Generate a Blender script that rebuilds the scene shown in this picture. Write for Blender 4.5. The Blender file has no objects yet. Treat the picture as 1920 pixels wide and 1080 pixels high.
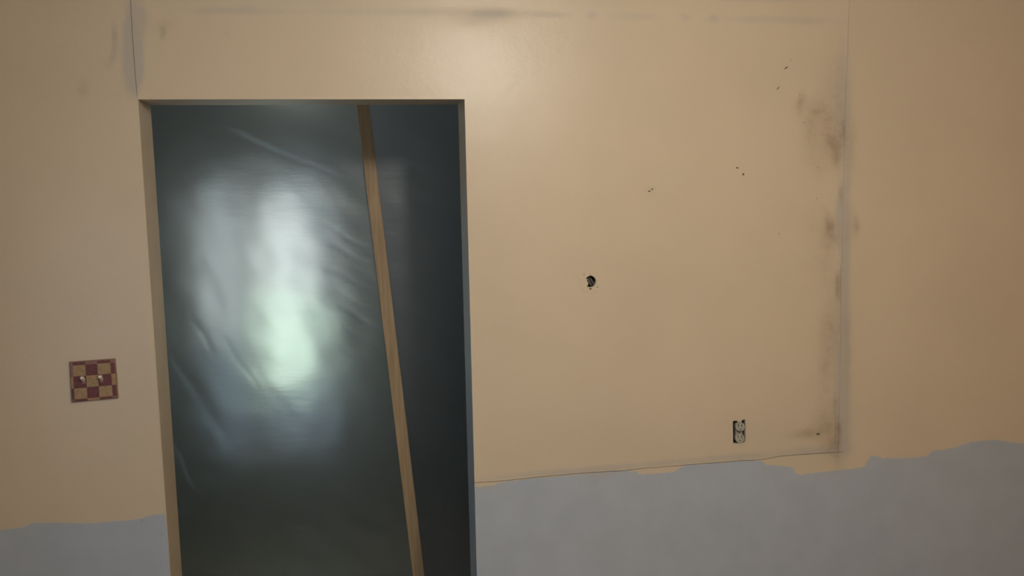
import bpy, bmesh, math, random
import numpy as np
from mathutils import Vector, Matrix, geometry, noise

C = bpy.context.scene.collection
SC = bpy.context.scene

# ------------------------------------------------------------------ camera
DIST, EYE = 2.41, 1.775                   # metres from the wall, eye height
YAW, PITCH, ROLL, FPX = math.radians(10.52), math.radians(-6.47), math.radians(-1.17), 1600.0
_cy, _sy, _cp, _sp = math.cos(YAW), math.sin(YAW), math.cos(PITCH), math.sin(PITCH)
_f = Vector((_sy*_cp, _cy*_cp, _sp)); _r0 = Vector((_cy, -_sy, 0)); _u0 = _r0.cross(_f)
_c, _s = math.cos(ROLL), math.sin(ROLL)
_r, _u = _c*_r0 + _s*_u0, -_s*_r0 + _c*_u0
EYEPOS = Vector((0, -DIST, EYE))
cam = bpy.data.objects.new('camera', bpy.data.cameras.new('camera')); C.objects.link(cam)
cam.data.sensor_width = 36; cam.data.lens = FPX/1920*36; cam.data.clip_start = .02
cam.matrix_world = Matrix(((_r.x, _u.x, -_f.x, 0), (_r.y, _u.y, -_f.y, -DIST), (_r.z, _u.z, -_f.z, EYE), (0, 0, 0, 1)))
SC.camera = cam

def W(px, py, y=0.0):
    """point of the upright plane at depth y that a measured pixel of the photograph falls on"""
    d = _r*((px-960)/FPX) - _u*((py-540)/FPX) + _f
    t = (y + DIST)/d.y
    return (d.x*t, EYE + d.z*t)

def to_px(x, y, z):
    q = np.stack([np.asarray(x, float), np.asarray(y, float)+DIST+0*np.asarray(x, float), np.asarray(z, float)-EYE], -1)
    R = np.array([_r, _u, _f]); v = q @ R.T
    return 960 + FPX*v[..., 0]/v[..., 2], 540 - FPX*v[..., 1]/v[..., 2]

# ------------------------------------------------------------------ light, world, exposure
SC.view_settings.view_transform = 'Standard'; SC.view_settings.look = 'None'
SC.view_settings.exposure = 0.0; SC.view_settings.gamma = 1; SC.view_settings.use_curve_mapping = False
w = bpy.data.worlds.new('world'); SC.world = w; w.use_nodes = True
w.node_tree.nodes['Background'].inputs[0].default_value = (.6, .72, .9, 1)
w.node_tree.nodes['Background'].inputs[1].default_value = .25

def area(name, x0, z0, x1, z1, y, col, power, face=-1):
    l = bpy.data.lights.new(name, 'AREA'); l.shape = 'RECTANGLE'; l.size = abs(x1-x0); l.size_y = abs(z1-z0)
    l.color = col; l.energy = power
    o = bpy.data.objects.new(name, l); C.objects.link(o)
    o.location = ((x0+x1)/2, y, (z0+z1)/2); o.rotation_euler = (math.radians(-90 if face < 0 else 90), 0, 0)
    return o

LY = -1.65                                                      # bare ceiling bulb in the room
_hx, _hz = W(892, 128)
LAMP = (_hx*(1+(-LY)/DIST), LY, EYE + (_hz-EYE)*(1+(-LY)/DIST))
l = bpy.data.lights.new('ceiling_bulb', 'POINT'); l.energy = 44.5; l.color = (1, .925, .82); l.shadow_soft_size = .075
lo = bpy.data.objects.new('ceiling_bulb', l); C.objects.link(lo); lo.location = LAMP

sl = bpy.data.lights.new('side_cool_fill', 'AREA'); sl.shape = 'RECTANGLE'; sl.size = 1.0; sl.size_y = 1.2      # added cool fill from the left, no window is built there
sl.color = (.50, .78, 1); sl.energy = 15
so = bpy.data.objects.new('side_cool_fill', sl); C.objects.link(so); so.location = (W(-330, 500)[0]+.03, -2.2, 1.25); so.rotation_euler = (0, math.radians(-90), 0)

nl = bpy.data.lights.new('next_room_fill', 'POINT'); nl.energy = 7.5; nl.color = (1, .97, .88); nl.shadow_soft_size = .12   # added unseen fill behind the sheet, lifts its upper haze
no = bpy.data.objects.new('next_room_fill', nl); C.objects.link(no); no.location = (-.2, 1.3, 2.40)

# daylight behind the panes of the far window in the next room
FARY = 2.9
def win_light(name, a, b, col, power):
    (x0, z0), (x1, z1) = W(a[0]+38, a[1]-38, FARY+.058), W(b[0]+38, b[1]-38, FARY+.058)
    return area(name, x0, z0, x1, z1, FARY+.058, col, power)
win_light('daylight_sky', (482, 412), (558, 572), (1, 1, .96), .45)
win_light('daylight_garden', (482, 572), (562, 712), (.84, 1, .79), .62)
win_light('daylight_blue', (382, 650), (445, 790), (.42, .72, 1), .038)
win_light('daylight_low', (500, 706), (590, 780), (.55, .80, 1), .014)
win_light('daylight_shade', (382, 400), (440, 640), (.97, 1, .98), .26)

# ------------------------------------------------------------------ helpers
def tag(o, label, cat, group=None):
    o['label'] = label; o['category'] = cat
    if group: o['group'] = group
    return o

def mesh_obj(name, verts, faces, mat, parent=None, smooth=False):
    m = bpy.data.meshes.new(name); m.from_pydata([tuple(v) for v in verts], [], [tuple(f) for f in faces]); m.update()
    o = bpy.data.objects.new(name, m); C.objects.link(o)
    if mat: m.materials.append(mat)
    if smooth: m.polygons.foreach_set('use_smooth', [True]*len(m.polygons))
    if parent: o.parent = parent
    return o

def bm_obj(name, bm, mat, parent=None, smooth=False):
    bmesh.ops.recalc_face_normals(bm, faces=bm.faces)
    m = bpy.data.meshes.new(name); bm.to_mesh(m); bm.free(); m.materials.append(mat)
    o = bpy.data.objects.new(name, m); C.objects.link(o)
    if smooth: m.polygons.foreach_set('use_smooth', [True]*len(m.polygons))
    if parent: o.parent = parent
    return o

def add_box(bm, x0, x1, y0, y1, z0, z1, bevel=0, seg=2):
    vs = [bm.verts.new((x, y, z)) for x in (x0, x1) for y in (y0, y1) for z in (z0, z1)]
    fs = [bm.faces.new([vs[i] for i in q]) for q in ((0, 1, 3, 2), (4, 6, 7, 5), (0, 4, 5, 1), (2, 3, 7, 6), (0, 2, 6, 4), (1, 5, 7, 3))]
    if bevel:
        es = list({e for f in fs for e in f.edges})
        bmesh.ops.bevel(bm, geom=es, offset=bevel, segments=seg, affect='EDGES', profile=.5)

def box(name, x0, x1, y0, y1, z0, z1, mat, parent=None, bevel=0):
    bm = bmesh.new(); add_box(bm, x0, x1, y0, y1, z0, z1, bevel); return bm_obj(name, bm, mat, parent)

def prism(bm, outline, y0, y1, bevel=0, seg=2):
    """outline of (x, z) pushed from y0 (towards the room) back to y1"""
    a = [bm.verts.new((x, y0, z)) for x, z in outline]; b = [bm.verts.new((x, y1, z)) for x, z in outline]
    n = len(a); f0 = bm.faces.new(a); bm.faces.new(b[::-1])
    for i in range(n): bm.faces.new((a[i], b[i], b[(i+1) % n], a[(i+1) % n]))
    if bevel: bmesh.ops.bevel(bm, geom=list(f0.edges), offset=bevel, segments=seg, affect='EDGES', profile=.5)

def tube(bm, pts, r, n=10, cap=True):
    rings = []
    for i, p in enumerate(pts):
        p = Vector(p); d = (Vector(pts[min(i+1, len(pts)-1)]) - Vector(pts[max(i-1, 0)])).normalized()
        a = d.cross(Vector((0, 0, 1)) if abs(d.z) < .9 else Vector((1, 0, 0))).normalized(); b = d.cross(a)
        rr = r[i] if isinstance(r, (list, tuple)) else r
        rings.append([bm.verts.new(p + rr*(math.cos(2*math.pi*k/n)*a + math.sin(2*math.pi*k/n)*b)) for k in range(n)])
    for u, v in zip(rings, rings[1:]):
        for k in range(n): bm.faces.new((u[k], u[(k+1) % n], v[(k+1) % n], v[k]))
    if cap: bm.faces.new(rings[0][::-1]); bm.faces.new(rings[-1])

# ------------------------------------------------------------------ materials
class NT:
    def __init__(s, name):
        s.m = bpy.data.materials.new(name); s.m.use_nodes = True; s.t = s.m.node_tree; s.t.nodes.clear()
        s.out = s.n('ShaderNodeOutputMaterial')
    def n(s, kind, **kw):
        x = s.t.nodes.new(kind)
        for k, v in kw.items(): setattr(x, k, v)
        return x
    def set(s, sock, v):
        if isinstance(v, bpy.types.NodeSocket): s.t.links.new(v, sock)
        elif isinstance(v, bpy.types.Node): s.t.links.new(v.outputs[0], sock)
        else: sock.default_value = (*v, 1) if isinstance(v, tuple) and len(v) == 3 and sock.type == 'RGBA' else v
    def math(s, op, a, b=0.0, c=None, clamp=False):
        x = s.n('ShaderNodeMath', operation=op, use_clamp=clamp); s.set(x.inputs[0], a); s.set(x.inputs[1], b)
        if c is not None: s.set(x.inputs[2], c)
        return x.outputs[0]
    def mix(s, f, a, b, blend='MIX'):
        x = s.n('ShaderNodeMix', data_type='RGBA', blend_type=blend); s.set(x.inputs[0], f); s.set(x.inputs[6], a); s.set(x.inputs[7], b)
        return x.outputs[2]
    def noise(s, scale, detail=4, rough=.55, vec=None, stretch=None):
        x = s.n('ShaderNodeTexNoise'); x.inputs['Scale'].default_value = scale; x.inputs['Detail'].default_value = detail; x.inputs['Roughness'].default_value = rough
        v = vec or s.pos()
        if stretch:
            mp = s.n('ShaderNodeMapping'); mp.inputs['Scale'].default_value = stretch; s.set(mp.inputs[0], v); v = mp.outputs[0]
        s.set(x.inputs[0], v); return x.outputs[0]
    def pos(s): return s.n('ShaderNodeTexCoord').outputs['Object']
    def attr(s, name): return s.n('ShaderNodeAttribute', attribute_name=name).outputs['Fac']
    def ramp(s, v, a, b):
        x = s.n('ShaderNodeMapRange', interpolation_type='SMOOTHSTEP'); s.set(x.inputs[0], v); x.inputs[1].default_value = a; x.inputs[2].default_value = b
        return x.outputs[0]
    def principled(s, col, rough=.5, bump=None, bump_d=.001, bump_s=1, **kw):
        p = s.n('ShaderNodeBsdfPrincipled'); s.set(p.inputs['Base Color'], col); s.set(p.inputs['Roughness'], rough)
        for k, v in kw.items(): s.set(p.inputs[k.replace('_', ' ')], v)
        if bump is not None:
            b = s.n('ShaderNodeBump'); b.inputs['Distance'].default_value = bump_d; b.inputs['Strength'].default_value = bump_s
            s.set(b.inputs['Height'], bump); s.set(p.inputs['Normal'], b.outputs[0])
        s.t.links.new(p.outputs[0], s.out.inputs[0]); return p

def simple(name, col, rough=.5, var=.12, scale=30, bump_d=.0004, **kw):
    t = NT(name); n = t.noise(scale)
    c = t.mix(t.ramp(n, .3, .7), tuple(v*(1-var) for v in col), tuple(min(1, v*(1+var)) for v in col))
    t.principled(c, rough, t.noise(scale*4), bump_d, **kw); return t.m

BEIGE, PRIMER, PUTTY, GRIME = (.60, .482, .350), (.408, .433, .487), (.435, .385, .335), (.25, .175, .11)
def wall_material():
    t = NT('painted_drywall')
    big = t.noise(2.2, 3); mid = t.noise(9, 5); fine = t.noise(90, 3); roll = t.noise(420, 2, .6)
    beige = t.mix(t.ramp(big, .3, .7), tuple(v*.97 for v in BEIGE), tuple(v*1.03 for v in BEIGE))
    prim = t.mix(t.ramp(mid, .3, .7), tuple(v*.965 for v in PRIMER), tuple(v*1.035 for v in PRIMER))
    # signed height below the roller edge of the beige coat, in metres, roughened
    sd = t.math('ADD', t.attr('roller_edge'), t.math('MULTIPLY', t.math('SUBTRACT', t.noise(45, 4), .5), .012))
    c = t.mix(t.ramp(sd, -.0012, .0012), beige, prim)
    pt = t.math('MULTIPLY', t.attr('putty'), t.math('ADD', .45, t.math('MULTIPLY', t.noise(24, 5, .62), 1.1)))
    c = t.mix(t.math('MULTIPLY', t.ramp(pt, .12, 1.1), .75), c, PUTTY)
    gr = t.math('MULTIPLY', t.attr('grime'), t.math('MULTIPLY', t.math('ADD', .15, t.noise(33, 6, .68)), t.math('ADD', .35, t.noise(11, 3))))
    c = t.mix(t.math('MULTIPLY', t.ramp(gr, .05, 1.1), .7), c, GRIME)
    rough = t.math('ADD', .355, t.math('ADD', t.math('MULTIPLY', pt, .25), t.math('MULTIPLY', t.ramp(sd, -.002, .002), .12)))
    h = t.math('ADD', t.math('MULTIPLY', roll, .10), t.math('ADD', t.math('MULTIPLY', fine, .25), t.math('MULTIPLY', mid, 1.6)))
    t.principled(c, rough, h, .0011, .8, IOR=1.46)
    return t.m
M_WALL = wall_material()
M_JAMB = simple('painted_jamb', (.54, .44, .315), .42, .05, 6, .0008)
def daylight_tinted():
    t = NT('daylight_tinted_jamb')             # cool daylight painted into the colour: primer tone below, beige at the head
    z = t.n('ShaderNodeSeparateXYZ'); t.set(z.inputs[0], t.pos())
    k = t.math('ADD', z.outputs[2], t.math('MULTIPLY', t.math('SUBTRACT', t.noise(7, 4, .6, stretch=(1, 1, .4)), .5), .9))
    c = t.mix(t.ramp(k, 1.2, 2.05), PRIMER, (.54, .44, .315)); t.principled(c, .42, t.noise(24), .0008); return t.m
M_JAMB2 = daylight_tinted()
M_CORE = simple('rough_framing', (.20, .145, .09), .8, .2, 14)
M_CEIL = simple('ceiling_paint', (.72, .68, .60), .7, .03, 5)
M_SIDE = simple('tan_side_wall', (.60, .42, .22), .55, .05, 4)
M_FRONT = simple('beige_front_wall', (.60, .49, .35), .55, .05, 4)
M_LEFT = simple('brown_side_wall', (.15, .11, .065), .55, .05, 4)
M_FLOOR = simple('worn_floorboards', (.30, .27, .23), .5, .2, 8)
M_DIMWALL = simple('next_room_wall', (.27, .30, .31), .7, .08, 4)
M_FRAME = simple('window_frame_paint', (.5, .5, .48), .4, .05, 12)
M_STEEL = simple('galvanised_steel', (.17, .16, .15), .5, .35, 120, Metallic=.6)
M_DARKBOX = simple('dusty_box_steel', (.055, .046, .04), .6, .5, 160)
M_OUTLET = simple('aged_ivory_plastic', (.37, .345, .285), .35, .06, 60, .0002)
M_SLOT = simple('slot_black', (.03, .025, .02), .6, .2, 50)
M_TOGGLE = simple('toggle_white_plastic', (.78, .69, .60), .3, .05, 80, .0002)
M_RED = simple('checked_red', (.135, .034, .034), .5, .18, 160, .0002)
M_PINK = simple('checked_rose', (.25, .12, .10), .5, .14, 160, .0002)
M_CREAM = simple('checked_cream', (.34, .215, .11), .5, .16, 110, .0002)
M_TAN = simple('checked_tan', (.36, .20, .10), .5, .12, 110, .0002)
M_PLATE = simple('plate_edge', (.24, .14, .10), .5, .15, 90, .0002)
M_CABLE = simple('grey_cable_sheath', (.14, .13, .125), .45, .25, 90)
M_RUST = simple('rusty_screw', (.16, .07, .03), .7, .35, 200)

def wood_material():
    t = NT('pine_batten')
    g = t.noise(14, 5, .6, stretch=(6, 6, .35)); k = t.noise(2.2, 3)
    c = t.mix(t.ramp(g, .3, .72), (.56, .40, .24), (.44, .295, .165))
    c = t.mix(t.math('MULTIPLY', t.ramp(k, .45, .8), .35), c, (.34, .22, .12))
    t.principled(c, .6, g, .001); return t.m
M_WOOD = wood_material()

def pane_material():
    t = NT('window_glass')
    tr = t.n('ShaderNodeBsdfTransparent'); gl = t.n('ShaderNodeBsdfGlossy'); gl.inputs['Roughness'].default_value = .03
    mx = t.n('ShaderNodeMixShader'); mx.inputs[0].default_value = .06
    t.set(mx.inputs[1], tr); t.set(mx.inputs[2], gl); t.t.links.new(mx.outputs[0], t.out.inputs[0]); return t.m
M_PANE = pane_material()

def sheet_material(name, tint, rough, milk, ior=1.42):
    """milky polythene: blurs what shines through it, with a faint sheen; stretched creases turn white"""
    t = NT(name)
    n1 = t.noise(5, 4, .6, stretch=(1, 1, .5)); n2 = t.noise(26, 4, .6, stretch=(.45, 1, 1.9)); crease = t.attr('crease')
    b = t.n('ShaderNodeBump'); b.inputs['Distance'].default_value = .004; b.inputs['Strength'].default_value = .22
    t.set(b.inputs['Height'], t.math('ADD', n2, t.math('MULTIPLY', n1, .6)))
    rf = t.n('ShaderNodeBsdfRefraction', distribution='GGX'); t.set(rf.inputs['Color'], tint); rf.inputs['IOR'].default_value = ior
    t.set(rf.inputs['Roughness'], rough); t.set(rf.inputs['Normal'], b.outputs[0])
    gl = t.n('ShaderNodeBsdfGlossy', distribution='GGX'); t.set(gl.inputs['Color'], (.9, .95, 1)); gl.inputs['Roughness'].default_value = .45; t.set(gl.inputs['Normal'], b.outputs[0])
    tl = t.n('ShaderNodeBsdfTranslucent'); t.set(tl.inputs['Color'], (.50, .66, .84)); t.set(tl.inputs['Normal'], b.outputs[0])
    df = t.n('ShaderNodeBsdfDiffuse'); t.set(df.inputs['Color'], (.55, .62, .72)); t.set(df.inputs['Normal'], b.outputs[0])
    m0 = t.n('ShaderNodeMixShader'); m0.inputs[0].default_value = .12; t.set(m0.inputs[1], tl); t.set(m0.inputs[2], df)
    fac = t.math('ADD', milk, t.math('MULTIPLY', crease, .26))
    m1 = t.n('ShaderNodeMixShader'); t.set(m1.inputs[0], fac); t.set(m1.inputs[1], rf); t.set(m1.inputs[2], m0)
    m2 = t.n('ShaderNodeMixShader'); m2.inputs[0].default_value = .07; t.set(m2.inputs[1], m1); t.set(m2.inputs[2], gl)
    t.t.links.new(m2.outputs[0], t.out.inputs[0]); return t.m
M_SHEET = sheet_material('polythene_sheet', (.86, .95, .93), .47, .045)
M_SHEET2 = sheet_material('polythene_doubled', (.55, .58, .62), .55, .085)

# ------------------------------------------------------------------ measurements on the wall
DT = .14                                                        # depth of the doorway
OX0, OTOP = W(259.5, 186); OX1 = W(873, 183.5)[0]
_bl = W(318, 1080)[0]; _br = W(893, 1080)[0]
OX0 = .5*(OX0+_bl); OX1 = .5*(OX1+_br)
CEILZ = 2.46; XL = W(-330, 500)[0]; XR = W(1966, 500)[0]; FRONT = -3.4
ZB = 0.0

def P(pts): return [W(*p) for p in pts]
LEFT_CRACK = P([(236, -140), (241, -60), (245, 0), (248, 55), (251.5, 105), (254.5, 148), (256.5, 172)]) + [(OX0, OTOP)]
RIGHT_SEAM = P([(1595, -140), (1592, 0), (1590, 60), (1587.5, 130), (1585, 180), (1583, 250), (1581.5, 320), (1580, 400), (1579, 470), (1578, 492), (1576, 512), (1576.5, 545), (1575.5, 640), (1574, 720), (1572, 800)])
LOW_CRACK = P([(893, 905), (940, 902), (1000, 895.5), (1060, 890), (1100, 887), (1140, 884), (1165, 883), (1200, 879), (1260, 874), (1320, 869), (1385, 864), (1430, 861), (1465, 855), (1500, 852), (1540, 849.5), (1571, 847.5)])
LOW_CRACK[0] = (OX1, LOW_CRACK[0][1])
STUB = W(1587, 846)

def jitter(pts, amp, seed):
    rng = random.Random(seed); out = [pts[0]]
    for a, b in zip(pts, pts[1:]):
        n = max(1, int(math.hypot(b[0]-a[0], b[1]-a[1])/.018))
        for k in range(1, n+1):
            t = k/n; j = amp if not (k == n and b is pts[-1]) else 0
            out.append((a[0]+(b[0]-a[0])*t + rng.uniform(-j, j), a[1]+(b[1]-a[1])*t + rng.uniform(-j, j)))
    return out
LEFT_CRACK = jitter(LEFT_CRACK, .0005, 1); RIGHT_SEAM = jitter(RIGHT_SEAM, .0006, 2); LOW_CRACK = jitter(LOW_CRACK, .0006, 3)
def shift(pts, dx, dz): return [(x+dx, z+dz) for x, z in pts]

# the roller edge between the beige coat and the grey-blue primer (photo pixels of the wall plane)
EDGE_L = [(-400, 1003), (0, 995), (50, 988), (57, 981), (100, 980), (160, 982), (230, 976), (265, 972), (290, 965), (330, 962)]
EDGE_R = [(870, 915), (925, 911), (945, 903), (1000, 897), (1100, 888.5), (1180, 882), (1192, 885), (1205, 890), (1262, 885), (1280, 873.5), (1340, 868), (1400, 863), (1426, 862.5), (1436, 871), (1470, 874), (1486, 876), (1492, 888), (1500, 890), (1540, 885), (1580, 881), (1622, 876), (1627, 862), (1634, 855), (1648, 855), (1655, 860), (1700, 859), (1740, 855), (1748, 846), (1790, 840), (1815, 830), (1850, 825), (1885, 827), (1900, 830), (1960, 833), (2300, 845)]
# (cx, cy, rx, ry, lean in degrees, strength) in photo pixels of the wall plane
PUTTY_SPOTS = [
    (247, 85, 16, 75, 2, 1.1), (257, 130, 12, 40, 2, .7), (213, 60, 7, 28, 0, .45), (212, 105, 7, 30, 15, .35), (268, 30, 6, 35, -4, .35),
    (1582, 140, 16, 110, 0, 0.55), (1574, 230, 17, 90, 0, 0.42), (1590, 300, 9, 120, 0, 0.64), (1576, 400, 12, 50, 0, 0.85), (1584, 470, 11, 90, 0, 0.77),
    (1583, 600, 10, 110, 0, 0.72), (1580, 720, 12, 110, 0, 0.81), (1578, 820, 17, 50, 0, 0.77), (1570, 700, 17, 120, 0, 0.38), (1612, 740, 23, 120, 0, 0.19),
    (720, 22, 260, 9, 0, 0.57), (930, 25, 40, 8, 0, 0.68), (900, 38, 60, 12, 0, 0.41), (1030, 28, 40, 7, 0, 0.57), (1110, 30, 9, 9, 0, 0.68), (1190, 30, 60, 9, 0, 0.61),
    (1285, 33, 9, 9, 0, 0.54), (1337, 34, 8, 9, 0, 0.54), (1420, 36, 90, 9, 0, 0.57), (1520, 40, 50, 9, 0, 0.47), (560, 4, 160, 7, 0, 0.47), (1440, 0, 110, 5, 0, 0.68), (420, 20, 90, 8, 0, 0.34),
    (1000, 889, 120, 7, -5, .7), (1200, 873, 150, 7, -5, .75), (1400, 856, 120, 8, -4, .75), (1130, 890, 50, 12, -4, .6), (1530, 843, 50, 10, 0, .6), (920, 915, 45, 8, -4, .6),
    (1480, 130, 60, 60, 0, .12), (1540, 470, 40, 60, 0, .2), (1420, 800, 90, 40, 0, .22)]
GRIME_SPOTS = [
    (1575, 180, 12, 70, 0, .35), (1570, 275, 10, 45, 0, 1.0), (1582, 245, 5, 20, 0, .9), (1556, 265, 14, 40, -10, .65), (1550, 190, 26, 120, 4, .68), (1532, 205, 26, 12, 35, .5), (1502, 185, 8, 22, 12, .8), (1497, 200, 16, 20, 0, .4),
    (1518, 250, 22, 46, 0, .65), (1576, 365, 5, 22, 0, 1.1), (1598, 270, 13, 70, 0, .75), (1556, 420, 10, 26, -14, .8), (1607, 425, 6, 16, 0, .95), (1600, 400, 10, 24, 0, .55), (1596, 440, 12, 24, 0, .4), (1555, 450, 18, 26, 0, .55),
    (1538, 320, 18, 20, 0, .35), (1518, 300, 16, 16, 0, .3), (1570, 545, 5, 24, 0, 1.4), (1572, 520, 5, 10, 0, .6), (1541, 430, 38, 36, 0, .55), (1476, 500, 40, 26, 0, .16), (1540, 500, 36, 26, 10, .5), (1463, 440, 6, 12, 0, .35),
    (1548, 700, 24, 115, 0, .7), (1558, 600, 20, 80, 0, .58), (1566, 755, 4, 20, 0, .8), (1571, 815, 5, 24, 0, .9), (1592, 660, 12, 130, 0, .6), (1512, 812, 22, 10, -6, 1.1), (1484, 818, 14, 9, 0, .4), (1555, 825, 26, 40, 0, .85), (1535, 790, 26, 24, 0, .3), (1570, 868, 7, 22, 0, .55),
    (1240, 370, 44, 22, 10, .36), (1200, 376, 8, 16, 0, .25), (1218, 356, 10, 6, -20, .4), (1100, 415, 60, 14, 0, .1),
    (156, 165, 16, 22, 10, .42), (214, 75, 7, 30, 4, .5), (205, 118, 10, 20, 20, .35), (305, 62, 7, 14, 0, .65), (308, 45, 30, 14, -10, .35), (275, 28, 8, 20, 0, .35), (118, 90, 8, 12, 0, .25), (424, 62, 9, 10, -40, .3), (444, 100, 10, 10, 0, .25), (224, 178, 4, 5, 0, .4),
    (1440, 835, 10, 8, -40, .35), (1375, 780, 8, 8, 0, .3), (1130, 900, 70, 8, -4, .3), (1045, 545, 26, 20, 0, .05), (1500, 140, 20, 12, 0, .2), (1465, 140, 30, 30, 40, .12), (945, 908, 40, 6, -4, .3), (1090, 910, 40, 22, 0, .16), (1115, 905, 4, 14, 0, .25), (1141, 915, 6, 3, 0, .6), (1530, 375, 5, 5, 0, .3), (302, 1001, 4, 3, 0, .9)]

def blob_sum(px, py, spots, cap=1.5):
    s = np.zeros_like(px)
    for cx, cy, rx, ry, a, k in spots:
        a = math.radians(a); dx, dy = px-cx, py-cy
        u = (dx*math.cos(a)+dy*math.sin(a))/rx; v = (-dx*math.sin(a)+dy*math.cos(a))/ry
        s += k*(1.7 if cx < 480 else 1)*np.exp(-.9*(u*u+v*v))
    return np.minimum(s, cap)

def inside(poly, x, z):
    r = np.zeros(len(x), bool); n = len(poly)
    for i in range(n):
        (x0, z0), (x1, z1) = poly[i], poly[(i+1) % n]
        if z0 == z1: continue
        c = ((z0 > z) != (z1 > z)) & (x < (x1-x0)*(z-z0)/(z1-z0) + x0); r ^= c
    return r

def dist_poly(pts, x, z):
    d = np.full(len(x), 9.)
    for (x0, z0), (x1, z1) in zip(pts, pts[1:]):
        dx, dz = x1-x0, z1-z0; t = np.clip(((x-x0)*dx+(z-z0)*dz)/(dx*dx+dz*dz+1e-12), 0, 1)
        d = np.minimum(d, np.hypot(x-x0-t*dx, z-z0-t*dz))
    return d

THICK = .013
def drywall(poly, holes, parent, step=.0075):
    """a sheet of drywall in the wall plane: fine front skin (with its paint attributes), cut edges at cracks and holes"""
    xs, zs = [p[0] for p in poly], [p[1] for p in poly]
    gx, gz = np.meshgrid(np.arange(min(xs)+step/2, max(xs), step), np.arange(max(min(zs), .45)+step/2, max(zs), step))
    gx, gz = gx.ravel(), gz.ravel()
    ok = inside(poly, gx, gz)
    for h in holes: ok &= ~inside(h, gx, gz)
    for lp in [poly]+holes: ok &= dist_poly(lp+[lp[0]], gx, gz) > step*.35
    gx, gz = gx[ok], gz[ok]
    verts = []; edges = []
    for lp in [poly]+holes:
        b = len(verts); verts += [Vector(p) for p in lp]; edges += [(b+i, b+(i+1) % len(lp)) for i in range(len(lp))]
    verts += [Vector((a, b)) for a, b in zip(gx, gz)]
    vo, eo, fo, *_ = geometry.delaunay_2d_cdt(verts, edges, [], 0, 1e-7)
    v = np.array([tuple(q) for q in vo]); f = np.array(fo)
    cx, cz = v[f].mean(1).T
    ok = inside(poly, cx, cz)
    for h in holes: ok &= ~inside(h, cx, cz)
    f = f[ok]
    a, b, c = v[f[:, 0]], v[f[:, 1]], v[f[:, 2]]
    ar = (b[:, 0]-a[:, 0])*(c[:, 1]-a[:, 1])-(b[:, 1]-a[:, 1])*(c[:, 0]-a[:, 0])
    f[ar < 0] = f[ar < 0][:, ::-1]
    x, z = v.T; px, py = to_px(x, 0, z)
    # slight relief: taped seams stand proud, the wall itself is not dead flat
    y = -.0011*np.exp(-(dist_poly(RIGHT_SEAM, x, z)/.03)**2) - .0008*np.exp(-(dist_poly(LOW_CRACK, x, z)/.022)**2) - .0006*np.exp(-(dist_poly(LEFT_CRACK, x, z)/.02)**2)
    y += .0009*np.sin(x*5.1+1.3)*np.sin(z*4.3+.5)
    rr = np.hypot(x-HOLE[0], z-HOLE[1]); ring = np.exp(-((rr-.033)/.0016)**2)*np.clip(.5+.6*(-(x-HOLE[0])-(z-HOLE[1]))/.03, 0, 1)
    y -= .0007*ring
    n = len(x); be = {}
    for t in f:
        for i, j in ((0, 1), (1, 2), (2, 0)):
            e = (int(t[i]), int(t[j])); be[e] = 1
    border = [e for e in be if (e[1], e[0]) not in be]
    bid = {}; back = []
    for e in border:
        for k in e:
            if k not in bid: bid[k] = n+len(back); back.append((x[k], THICK, z[k]))
    V = [(x[i], y[i], z[i]) for i in range(n)] + back
    F = [tuple(map(int, t)) for t in f] + [(e[1], e[0], bid[e[0]], bid[e[1]]) for e in border]
    o = mesh_obj('drywall_panel', V, F, M_WALL, parent, True)
    sm = np.ones(len(F), bool); sm[len(f):] = False; o.data.polygons.foreach_set('use_smooth', sm)
    es = o.data.attributes.new('sharp_edge', 'BOOLEAN', 'EDGE')
    bset = {tuple(sorted(e)) for e in border}
    ev = np.zeros(len(o.data.edges)*2, int); o.data.edges.foreach_get('vertices', ev)
    es.data.foreach_set('value', [tuple(sorted(q)) in bset for q in ev.reshape(-1, 2).tolist()])
    yb = np.where(px < 600, np.interp(px, *zip(*EDGE_L)), np.interp(px, *zip(*EDGE_R)))
    sd = (py-yb)*DIST/FPX
    pt = blob_sum(px, py, PUTTY_SPOTS, 1.2); gm = blob_sum(px, py, GRIME_SPOTS, 1.5)
    gm += 1.0*ring
    for nm, arr in (('roller_edge', sd), ('putty', pt), ('grime', gm)):
        at = o.data.attributes.new(nm, 'FLOAT', 'POINT'); at.data.foreach_set('value', np.concatenate([arr, np.zeros(len(back))]).astype(np.float32))
    return o

# ------------------------------------------------------------------ holes through the drywall
HOLE = W(1107, 528)
def round_hole():
    r = W(1117.5, 528)[0]-HOLE[0]; pts = []
    for k in range(44):
        a = 2*math.pi*k/44; rr = r*(1+.02*math.sin(5*a))
        x, z = HOLE[0]+rr*math.cos(a), HOLE[1]+1.02*rr*math.sin(a)
        d = math.degrees(a) % 360
        if 152 < d < 222:                                       # a tongue of board left on the left rim
            x = HOLE[0]-rr*.50 - .0022*math.sin((d-152)/70*math.pi*2.2)
            z = HOLE[1]+rr*(math.sin(math.radians(152)) + (math.sin(math.radians(222))-math.sin(math.radians(152)))*(d-152)/70)
        pts.append((x, z))
    return pts
def nick(px, py, w, h, lean=0, seed=0):
    rng = random.Random(seed+int(px)); a = math.radians(lean); out = []
    for k in range(7):
        t = 2*math.pi*k/7; u, v = w*math.cos(t)*rng.uniform(.75, 1.15), h*math.sin(t)*rng.uniform(.75, 1.15)
        out.append(W(px+u*math.cos(a)-v*math.sin(a), py+u*math.sin(a)+v*math.cos(a)))
    return out[::-1]
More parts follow.
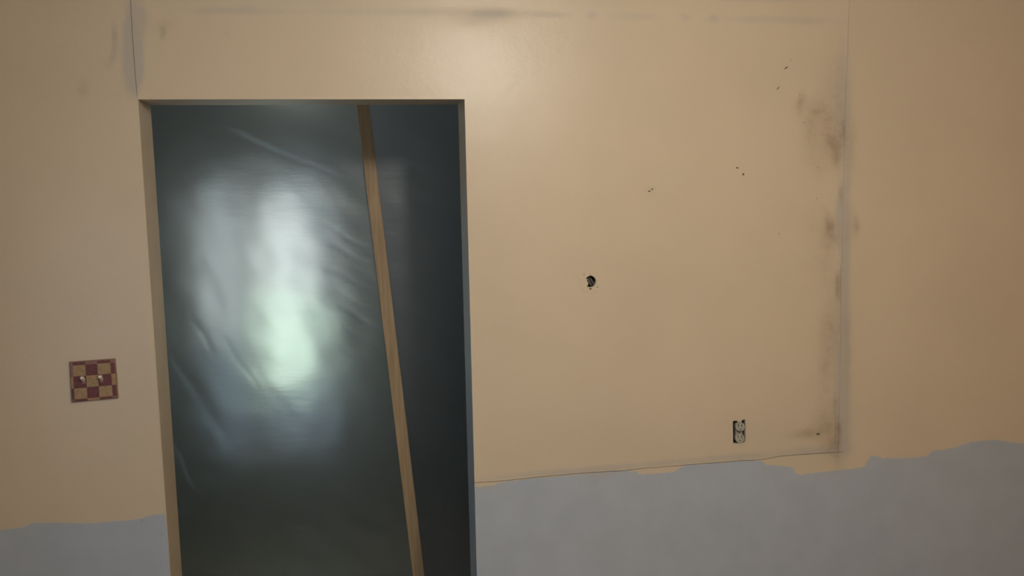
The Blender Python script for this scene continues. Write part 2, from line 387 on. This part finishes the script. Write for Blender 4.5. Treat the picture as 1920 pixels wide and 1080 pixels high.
BOX = P([(1374, 789.5), (1381, 788.6), (1382.5, 789.5), (1384.5, 791.5), (1389, 791), (1391.5, 788), (1394, 786.8), (1397.5, 786.6), (1397.6, 800), (1397.8, 815), (1397.4, 826), (1395.5, 829.5), (1390, 830.6), (1384, 831.2), (1374.5, 831.8), (1374.3, 815)])
NICKS = [nick(1474.5, 127, 4.6, 1.2, -35), nick(1459, 165, 5.0, .9, -52), nick(1483, 112, 4.5, .45, -55), nick(1382.5, 315, 2.3, 1.7, 20), nick(1394, 327, 2.0, 2.3, 0), nick(1217, 358.5, 3.0, 1.0, -30), nick(1223, 354.5, 1.7, 1.2, 0),
         nick(1508.3, 229.8, 1.3, 1.3), nick(1499.5, 178, .8, .8), nick(1533.8, 814, 3.4, 2.1, 10), nick(1497.2, 446, .9, .8), nick(1534, 314.5, 1.1, .8), nick(1532, 372, .8, 1.4, 20), nick(1461, 438, .9, 1.2), nick(1533, 171.5, .7, .7),
         nick(1095.2, 514.4, .8, 1.2), nick(1106.2, 514.2, .8, 1.0), nick(1119.8, 538.1, 1.1, 1.2), nick(1120.2, 527.2, .6, .9), nick(1107.2, 541.6, 2.5, 1.7)]
NICKS_L = [nick(266, 975.4, .9, 1.6, -20)]

# ------------------------------------------------------------------ the wall with its doorway
wall = bpy.data.objects.new('wall_back', None); C.objects.link(wall); wall['kind'] = 'structure'
FL = .0                                                         # floor level
g = .0010
pA = [(XL, FL), (OX0, FL), (OX0, OTOP-.002)] + shift(LEFT_CRACK[:-1], -g, 0)[::-1] + [(LEFT_CRACK[0][0]-g, CEILZ), (XL, CEILZ)]
seam_end = RIGHT_SEAM[-1]
cross = LOW_CRACK[-1]
pB = [(OX1, OTOP), (OX1, LOW_CRACK[0][1]+g*.9)] + shift(LOW_CRACK[1:-1], 0, g*1.0) + [(cross[0]-.0005, cross[1]+g*.7)] + shift(RIGHT_SEAM, -.0005, 0)[::-1] + [(RIGHT_SEAM[0][0]-.0005, CEILZ), (LEFT_CRACK[0][0]+g*.2, CEILZ)] + shift(LEFT_CRACK[:-1], g*.2, 0) + [(OX0, OTOP)]
pC = [(OX1, FL), (XR, FL), (XR, CEILZ), (RIGHT_SEAM[0][0]+.0004, CEILZ)] + shift(RIGHT_SEAM, .0004, 0) + [(cross[0]+.0004, cross[1]+g*.7), STUB, (cross[0], cross[1]-g*1.1)] + shift(LOW_CRACK[1:-1], 0, -g*.7)[::-1] + [(OX1, LOW_CRACK[0][1]-g*.6)]
drywall(pA, NICKS_L, wall); drywall(pB, [round_hole(), BOX]+NICKS, wall); drywall(pC, [], wall)
# framing behind the board (dark cavity in between)
box('framing', XL, OX0-.012, .062, DT, 0, CEILZ, M_CORE, wall)
box('framing', OX1+.012, XR, .062, DT, 0, CEILZ, M_CORE, wall)
box('framing', OX0-.012, OX1+.012, .062, DT, OTOP+.012, CEILZ, M_CORE, wall)

lining = bpy.data.objects.new('trim_1', None); C.objects.link(lining); lining['kind'] = 'structure'
def jamb_board(name, prof_axis, mat=None):
    """lining board with a small rounded nose at the room side; prof_axis says which reveal it is"""
    bm = bmesh.new(); r = .004
    prof = [(0, r-.0004), (0, DT+.002), (.012, DT+.002), (.012, .0135), (.0012, .0135), (.0012, -.0006), (.0006, -.0004), (.0001, .0008)]
    ends = []
    for s in (0, 1):
        ring = []
        for d, y in prof:
            if prof_axis == 'l': p = (OX0-d+.0012, y, FL if s == 0 else OTOP-.0012+d)
            elif prof_axis == 'r': p = (OX1+d-.0012, y, FL if s == 0 else OTOP-.0012+d)
            else: p = ((OX0-d+.0012) if s == 0 else (OX1+d-.0012), y, OTOP-.0012+d)
            ring.append(bm.verts.new(p))
        ends.append(ring)
    n = len(prof)
    for k in range(n): bm.faces.new((ends[0][k], ends[0][(k+1) % n], ends[1][(k+1) % n], ends[1][k]))
    bm.faces.new(ends[0]); bm.faces.new(ends[1][::-1])
    return bm_obj(name, bm, mat or M_JAMB, lining)
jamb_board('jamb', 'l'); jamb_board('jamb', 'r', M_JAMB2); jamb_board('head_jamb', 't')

# ------------------------------------------------------------------ rooms: this one and the dim one behind the sheet
def struct(name, *a, **k):
    o = box(name, *a, **k); o['kind'] = 'structure'; return o
BX0, BX1 = -1.9, 1.35
struct('floor', XL-.1, XR+.1, FRONT-.1, FARY+.1, -.1, 0, M_FLOOR)
struct('ceiling', XL-.1, XR+.1, FRONT-.1, FARY+.1, CEILZ, CEILZ+.1, M_CEIL)
struct('wall_left', XL-.1, XL, FRONT-.1, FARY+.1, 0, CEILZ, M_LEFT)
struct('wall_right', XR, XR+.1, FRONT-.1, FARY+.1, 0, CEILZ, M_SIDE)
struct('wall_front', XL, XR, FRONT-.1, FRONT, 0, CEILZ, M_FRONT)
(wx0, wz1), (wx1, wz0) = W(410, 324, FARY), W(650, 790, FARY)
wf = bpy.data.objects.new('wall_far', None); C.objects.link(wf); wf['kind'] = 'structure'
box('wall_section', XL, wx0, FARY, FARY+.1, 0, CEILZ, M_DIMWALL, wf); box('wall_section', wx1, XR, FARY, FARY+.1, 0, CEILZ, M_DIMWALL, wf)
box('wall_section', wx0, wx1, FARY, FARY+.1, 0, wz0, M_DIMWALL, wf); box('wall_section', wx0, wx1, FARY, FARY+.1, wz1, CEILZ, M_DIMWALL, wf)
win = bpy.data.objects.new('window_1', None); C.objects.link(win); win['kind'] = 'structure'
bm = bmesh.new(); t = .035
for q in ((wx0, wx0+t, wz0, wz1), (wx1-t, wx1, wz0, wz1), (wx0+t, wx1-t, wz0, wz0+t), (wx0+t, wx1-t, wz1-t, wz1)): add_box(bm, q[0], q[1], FARY+.02, FARY+.09, q[2], q[3])
bm_obj('window_frame', bm, M_FRAME, win)
mx0, mx1 = W(484, 500, FARY)[0], W(524, 500, FARY)[0]
box('mullion', mx0, mx1, FARY+.02, FARY+.09, wz0+t, wz1-t, M_FRAME, win)
box('pane', wx0+t, mx0, FARY+.05, FARY+.055, wz0+t, wz1-t, M_PANE, win); box('pane', mx1, wx1-t, FARY+.05, FARY+.055, wz0+t, wz1-t, M_PANE, win)

# ------------------------------------------------------------------ polythene sheet and the batten that holds it
SY = .78
BAT_T, BAT_B = W(680, 198, SY), W(785, 1080, SY)                # centre line of the batten
bdx = (BAT_B[0]-BAT_T[0])/(BAT_B[1]-BAT_T[1])
batx = lambda z: BAT_T[0] + bdx*(z-BAT_T[1])
LINES = [  # (x0, y0, x1, y1, half width px, height mm, whitening) in photo pixels on the sheet
    (425, 240, 650, 338, 5, 4, .8), (520, 262, 660, 322, 14, 4, .15),
    (600, 418, 700, 470, 4, 3, .6), (612, 455, 700, 500, 5, 4, .8), (640, 440, 705, 480, 3, 3, .5), (605, 500, 706, 548, 5, 4, .9), (625, 545, 712, 590, 3, 3, .6), (630, 570, 716, 622, 5, 4, .9), (640, 612, 720, 660, 4, 3, .6), (660, 500, 712, 530, 3, 3, .6), (640, 655, 722, 690, 4, 3, .35), (650, 585, 712, 614, 3, 2, .5),
    (312, 658, 342, 712, 4, 4, 1.7), (335, 690, 440, 850, 12, 7, .30), (345, 705, 372, 745, 7, 3, .5), (322, 832, 362, 925, 3.5, 4, 2.0), (352, 590, 402, 668, 6, 4, .3), (412, 630, 486, 735, 5, 4, .35), (365, 470, 420, 600, 14, 5, .1), (470, 690, 560, 800, 12, 5, .1),
    (735, 285, 862, 345, 6, 4, .15), (745, 345, 862, 400, 8, 4, .1), (742, 560, 850, 622, 6, 4, .2), (752, 640, 862, 700, 10, 5, .15), (760, 745, 850, 800, 7, 4, .25), (768, 800, 870, 868, 8, 4, .2), (690, 260, 600, 225, 8, 3, .1),
    (515, 585, 625, 586, 3, 2, .2), (430, 589, 460, 588, 2, 1.5, .2), (535, 541, 560, 541, 2, 1.5, .2), (500, 640, 590, 641, 4, 2, .1), (350, 901, 470, 899, 3, 2, .35), (450, 905, 560, 900, 4, 2, .15), (540, 1012, 650, 1016, 3, 2, .35), (600, 1022, 640, 1018, 2, 2, .5), (500, 985, 600, 1004, 4, 2, .25), (640, 880, 700, 884, 3, 2, .2), (560, 940, 720, 930, 5, 2, .12)]
def sheet_mesh(name, side, mat, parent, x_lo, x_hi):
    nz = 300; zs = np.linspace(.001, CEILZ-.001, nz); nx = 230 if side < 0 else 110
    X = np.zeros((nz, nx)); Z = np.repeat(zs[:, None], nx, 1)
    for i, z in enumerate(zs):
        b = batx(z) + (.016 if side < 0 else -.016)
        X[i] = np.linspace(x_lo, b, nx) if side < 0 else np.linspace(b, x_hi, nx)
    px, py = to_px(X, SY, Z); Y = np.zeros_like(X); cr = np.zeros_like(X)
    for x0, y0, x1, y1, hw, mm, wt in LINES:
        dx, dy = x1-x0, y1-y0; L = math.hypot(dx, dy); t = ((px-x0)*dx+(py-y0)*dy)/(L*L); d = ((px-x0)*dy-(py-y0)*dx)/L
        d = d + 1.5*np.sin(t*9+x0)
        k = np.exp(-(d/hw)**2)*np.exp(-np.clip(np.abs(t-.5)-.32, 0, None)**2/.018)
        Y -= k*mm*.001*.24; cr = np.maximum(cr, k*wt)
    for i in range(nz):
        for j in range(nx):
            Y[i, j] += .010*noise.noise((X[i, j]*2.1, Z[i, j]*1.4, 3.1+side)) + .0035*noise.noise((X[i, j]*9+Z[i, j]*6, Z[i, j]*9-X[i, j]*4, 7.7))
    near = np.abs(X-np.array([batx(z) for z in zs])[:, None]); hold = 1-np.exp(-(near/.05)**2)      # pinned flat along the batten
    slack = .035*(1-np.exp(-(near/.55)**2)) * (1 if side < 0 else .6)
    edge = np.minimum(1, np.minimum((Z-.0)/.1, (CEILZ-Z)/.1))
    Y = SY + .0008 + np.clip(hold*(Y*edge + .0 + slack*edge) , -.03, .1)
    V = np.stack([X, Y, Z], -1).reshape(-1, 3)
    idx = np.arange(nz*nx).reshape(nz, nx)
    F = np.stack([idx[:-1, :-1], idx[:-1, 1:], idx[1:, 1:], idx[1:, :-1]], -1).reshape(-1, 4)
    o = mesh_obj(name, V.tolist(), F.tolist(), mat, parent, True)
    at = o.data.attributes.new('crease', 'FLOAT', 'POINT'); at.data.foreach_set('value', cr.ravel().astype(np.float32))
    return o
sheet = bpy.data.objects.new('plastic_sheet', None); C.objects.link(sheet); 
tag(sheet, 'large translucent plastic dust sheet hung behind the doorway, daylight glowing through it', 'plastic sheet')
sheet_mesh('sheet_half', -1, M_SHEET, sheet, XL+.05, None)
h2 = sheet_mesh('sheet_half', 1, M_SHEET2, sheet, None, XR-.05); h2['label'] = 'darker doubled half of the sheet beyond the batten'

def batten():
    bm = bmesh.new(); hw = .0225; y0, y1 = SY-.020, SY-.0005
    zt, zb = CEILZ-.002, .0
    for a in ((y0, y1),):
        c = [(batx(zb)-hw, zb), (batx(zb)+hw, zb), (batx(zt)+hw, zt), (batx(zt)-hw, zt)]
        prism(bm, c, y0, y1, .002, 2)
    o = bm_obj('wooden_batten', bm, M_WOOD)
    tag(o, 'long narrow pine batten leaning at a slant across the plastic sheet in the doorway', 'batten'); return o
batten()

# ------------------------------------------------------------------ checked double switch plate
def quad_map(c):
    tl, tr, br, bl = [Vector(p) for p in c]
    return lambda u, v: tuple((tl*(1-u)+tr*u)*(1-v) + (bl*(1-u)+br*u)*v)
sp = bpy.data.objects.new('switch_plate', None); C.objects.link(sp)
tag(sp, 'red and cream checked double light switch plate on the wall left of the doorway', 'light switch')
Q = quad_map(P([(131.1, 678.2), (216.7, 671.8), (222.5, 745.8), (135.7, 754)]))
PT = .0062
bm = bmesh.new(); prism(bm, [Q(0, 0), Q(1, 0), Q(1, 1), Q(0, 1)], -PT, -.0012, .0022, 3); bm_obj('plate', bm, M_PLATE, sp)
us = [.012, .068, .345, .603, .890, .988]; vs = [.014, .090, .365, .655, .930, .988]
D_, K_, N_, R_ = M_CREAM, M_RED, M_TAN, M_PINK
grid = [[R_, K_, R_, K_, R_], [R_, D_, K_, D_, K_], [N_, K_, D_, K_, N_], [K_, D_, K_, D_, K_], [R_, K_, N_, K_, R_]]
for r in range(5):
    for c in range(5):
        e = .004
        u0, u1, v0, v1 = us[c]+e, us[c+1]-e, vs[r]+e, vs[r+1]-e
        bm = bmesh.new(); rnd = .0004*((r*7+c*3) % 3)/2
        prism(bm, [Q(u0, v0), Q(u1, v0), Q(u1, v1), Q(u0, v1)], -PT-.0006-rnd, -PT+.0005, .0004, 1)
        bm_obj('check_square', bm, grid[r][c], sp)
for (px, py) in ((157.5, 709), (191, 706.5)):
    cx, cz = W(px+1, py+2)
    tg = box('toggle_slot', cx-.0042, cx+.0042, -PT-.0012, -PT+.001, cz-.011, cz+.011, M_PINK, sp, .0004)
    bm = bmesh.new()
    # lever standing up and out of its slot, thicker at the tip
    a0 = Vector((cx, -PT, cz-.002)); a1 = Vector((cx-.001, -PT-.0135, cz+.0085))
    d = (a1-a0).normalized(); s = Vector((1, 0, 0)); n = d.cross(s)
    r0 = [bm.verts.new(a0+s*i*.0030+n*j*.0030) for i, j in ((-1, -1), (1, -1), (1, 1), (-1, 1))]
    r1 = [bm.verts.new(a1+s*i*.0040+n*j*.0034) for i, j in ((-1, -1), (1, -1), (1, 1), (-1, 1))]
    for k in range(4): bm.faces.new((r0[k], r0[(k+1) % 4], r1[(k+1) % 4], r1[k]))
    bm.faces.new(r0[::-1]); ft = bm.faces.new(r1)
    bmesh.ops.bevel(bm, geom=list(ft.edges), offset=.0012, segments=2, affect='EDGES')
    bm_obj('toggle', bm, M_TOGGLE, sp)

# ------------------------------------------------------------------ outlet without its cover plate
ot = bpy.data.objects.new('wall_outlet', None); C.objects.link(ot)
tag(ot, 'old ivory duplex electrical outlet without cover plate in a rough cut wall opening', 'outlet')
ox0, oz1 = W(1372, 784.5); ox1, oz0 = W(1399.5, 833.5)
bm = bmesh.new(); tk = .0015
add_box(bm, ox0, ox1, .0575, .0605, oz0, oz1)
for q in ((ox0, ox0+tk, oz0, oz1), (ox1-tk, ox1, oz0, oz1), (ox0+tk, ox1-tk, oz0, oz0+tk), (ox0+tk, ox1-tk, oz1-tk, oz1)): add_box(bm, q[0], q[1], .0145, .0575, q[2], q[3])
bm_obj('outlet_box', bm, M_DARKBOX, ot)
def face_outline(px, py, rx, ry, flat=.86, n=28):
    out = []
    for k in range(n):
        a = 2*math.pi*k/n; out.append((px+rx*math.cos(a), py+max(-ry*flat, min(ry*flat, ry*math.sin(a)))))
    return P(out)[::-1]
bm = bmesh.new(); prism(bm, P([(1381.3, 794), (1394.2, 793.6), (1393.8, 828), (1381.3, 828.4)]), .0055, .020, .001, 1); yo = bm_obj('receptacle', bm, M_OUTLET, ot)
bm = bmesh.new(); prism(bm, P([(1383, 788.6), (1391.5, 788), (1391.5, 793), (1383, 793.4)]), .0022, .0034, .0003, 1); bm_obj('mounting_ear', bm, M_OUTLET, ot)
bm = bmesh.new(); prism(bm, P([(1384, 829), (1390, 828.7), (1390, 832.2), (1384, 832.5)]), -.0012, -.0001, .0003, 1); bm_obj('mounting_ear', bm, M_OUTLET, ot)
for (fx, fy) in ((1387.6, 800.2), (1387.2, 821.7)):
    bm = bmesh.new(); prism(bm, face_outline(fx, fy, 8.8, 8.5, .93), -.0022, .0060, .0009, 2); fo = bm_obj('receptacle_face', bm, M_OUTLET, ot)
    dz = 0 if fy < 810 else -.6
    for (sx, sh) in ((-3.9, 2.7), (2.7, 2.2)):
        x, z = W(fx+sx, fy-2.6+dz)
        box('slot', x-.0011, x+.0011, -.0026, -.0018, z-.0016*sh, z+.0016*sh, M_SLOT, fo)
    x, z = W(fx-.1, fy+4.7+dz); bm = bmesh.new()
    prism(bm, [(x+.0021*math.cos(a), z+(.0021*math.sin(a) if math.sin(a) > -.5 else -.0011)) for a in (2*math.pi*k/12 for k in range(12))][::-1], -.0026, -.0018)
    bm_obj('ground_hole', bm, M_SLOT, fo)
bm = bmesh.new(); prism(bm, P([(1382.5, 808.6), (1391.8, 808), (1391.8, 810), (1382.5, 810.4)]), .0012, .0032, .0003, 1); bm_obj('bridge', bm, M_DARKBOX, ot)
cx, cz = W(1387.2, 811.6); bm = bmesh.new()
prism(bm, [(cx+.0024*math.cos(2*math.pi*k/12), cz+.0018*math.sin(2*math.pi*k/12)) for k in range(12)][::-1], .0012, .0032, .0003, 1); bm_obj('screw', bm, M_STEEL, ot)

# ------------------------------------------------------------------ old round fixture hole: steel box and cables behind the board
jb = bpy.data.objects.new('junction_box', None); C.objects.link(jb)
tag(jb, 'grey cables in the box behind a small round hole in the bare beige wall', 'junction box')
bm = bmesh.new(); R = .034
for r0, r1, y0, y1 in ((R, R, .0145, .058),):
    a = [bm.verts.new((HOLE[0]+R*math.cos(2*math.pi*k/32), .0145, HOLE[1]+R*math.sin(2*math.pi*k/32))) for k in range(32)]
    b = [bm.verts.new((HOLE[0]+R*math.cos(2*math.pi*k/32), .0605, HOLE[1]+R*math.sin(2*math.pi*k/32))) for k in range(32)]
    for k in range(32): bm.faces.new((a[k], a[(k+1) % 32], b[(k+1) % 32], b[k]))
    bm.faces.new(b)
bm_obj('box_shell', bm, M_DARKBOX, jb)
for (dx, dz, yy, rad) in ((-.003, .004, .026, .0042), (.0065, .006, .030, .0034), (-.010, -.006, .024, .003)):
    pts = []
    for k in range(9):
        t = k/8-.5; pts.append((HOLE[0]+dx+.042*t*.62, yy-.010*math.cos(t*3), HOLE[1]+dz-.042*t))
    bm = bmesh.new(); tube(bm, pts, rad, 10); bm_obj('cable', bm, M_CABLE, jb, True)
sx, sz = W(1107.2, 541.6); bm = bmesh.new()
prism(bm, [(sx+.0021*math.cos(2*math.pi*k/12), sz+.0019*math.sin(2*math.pi*k/12)) for k in range(12)][::-1], .002, .016, .0005, 1); bm_obj('screw', bm, M_RUST, jb)
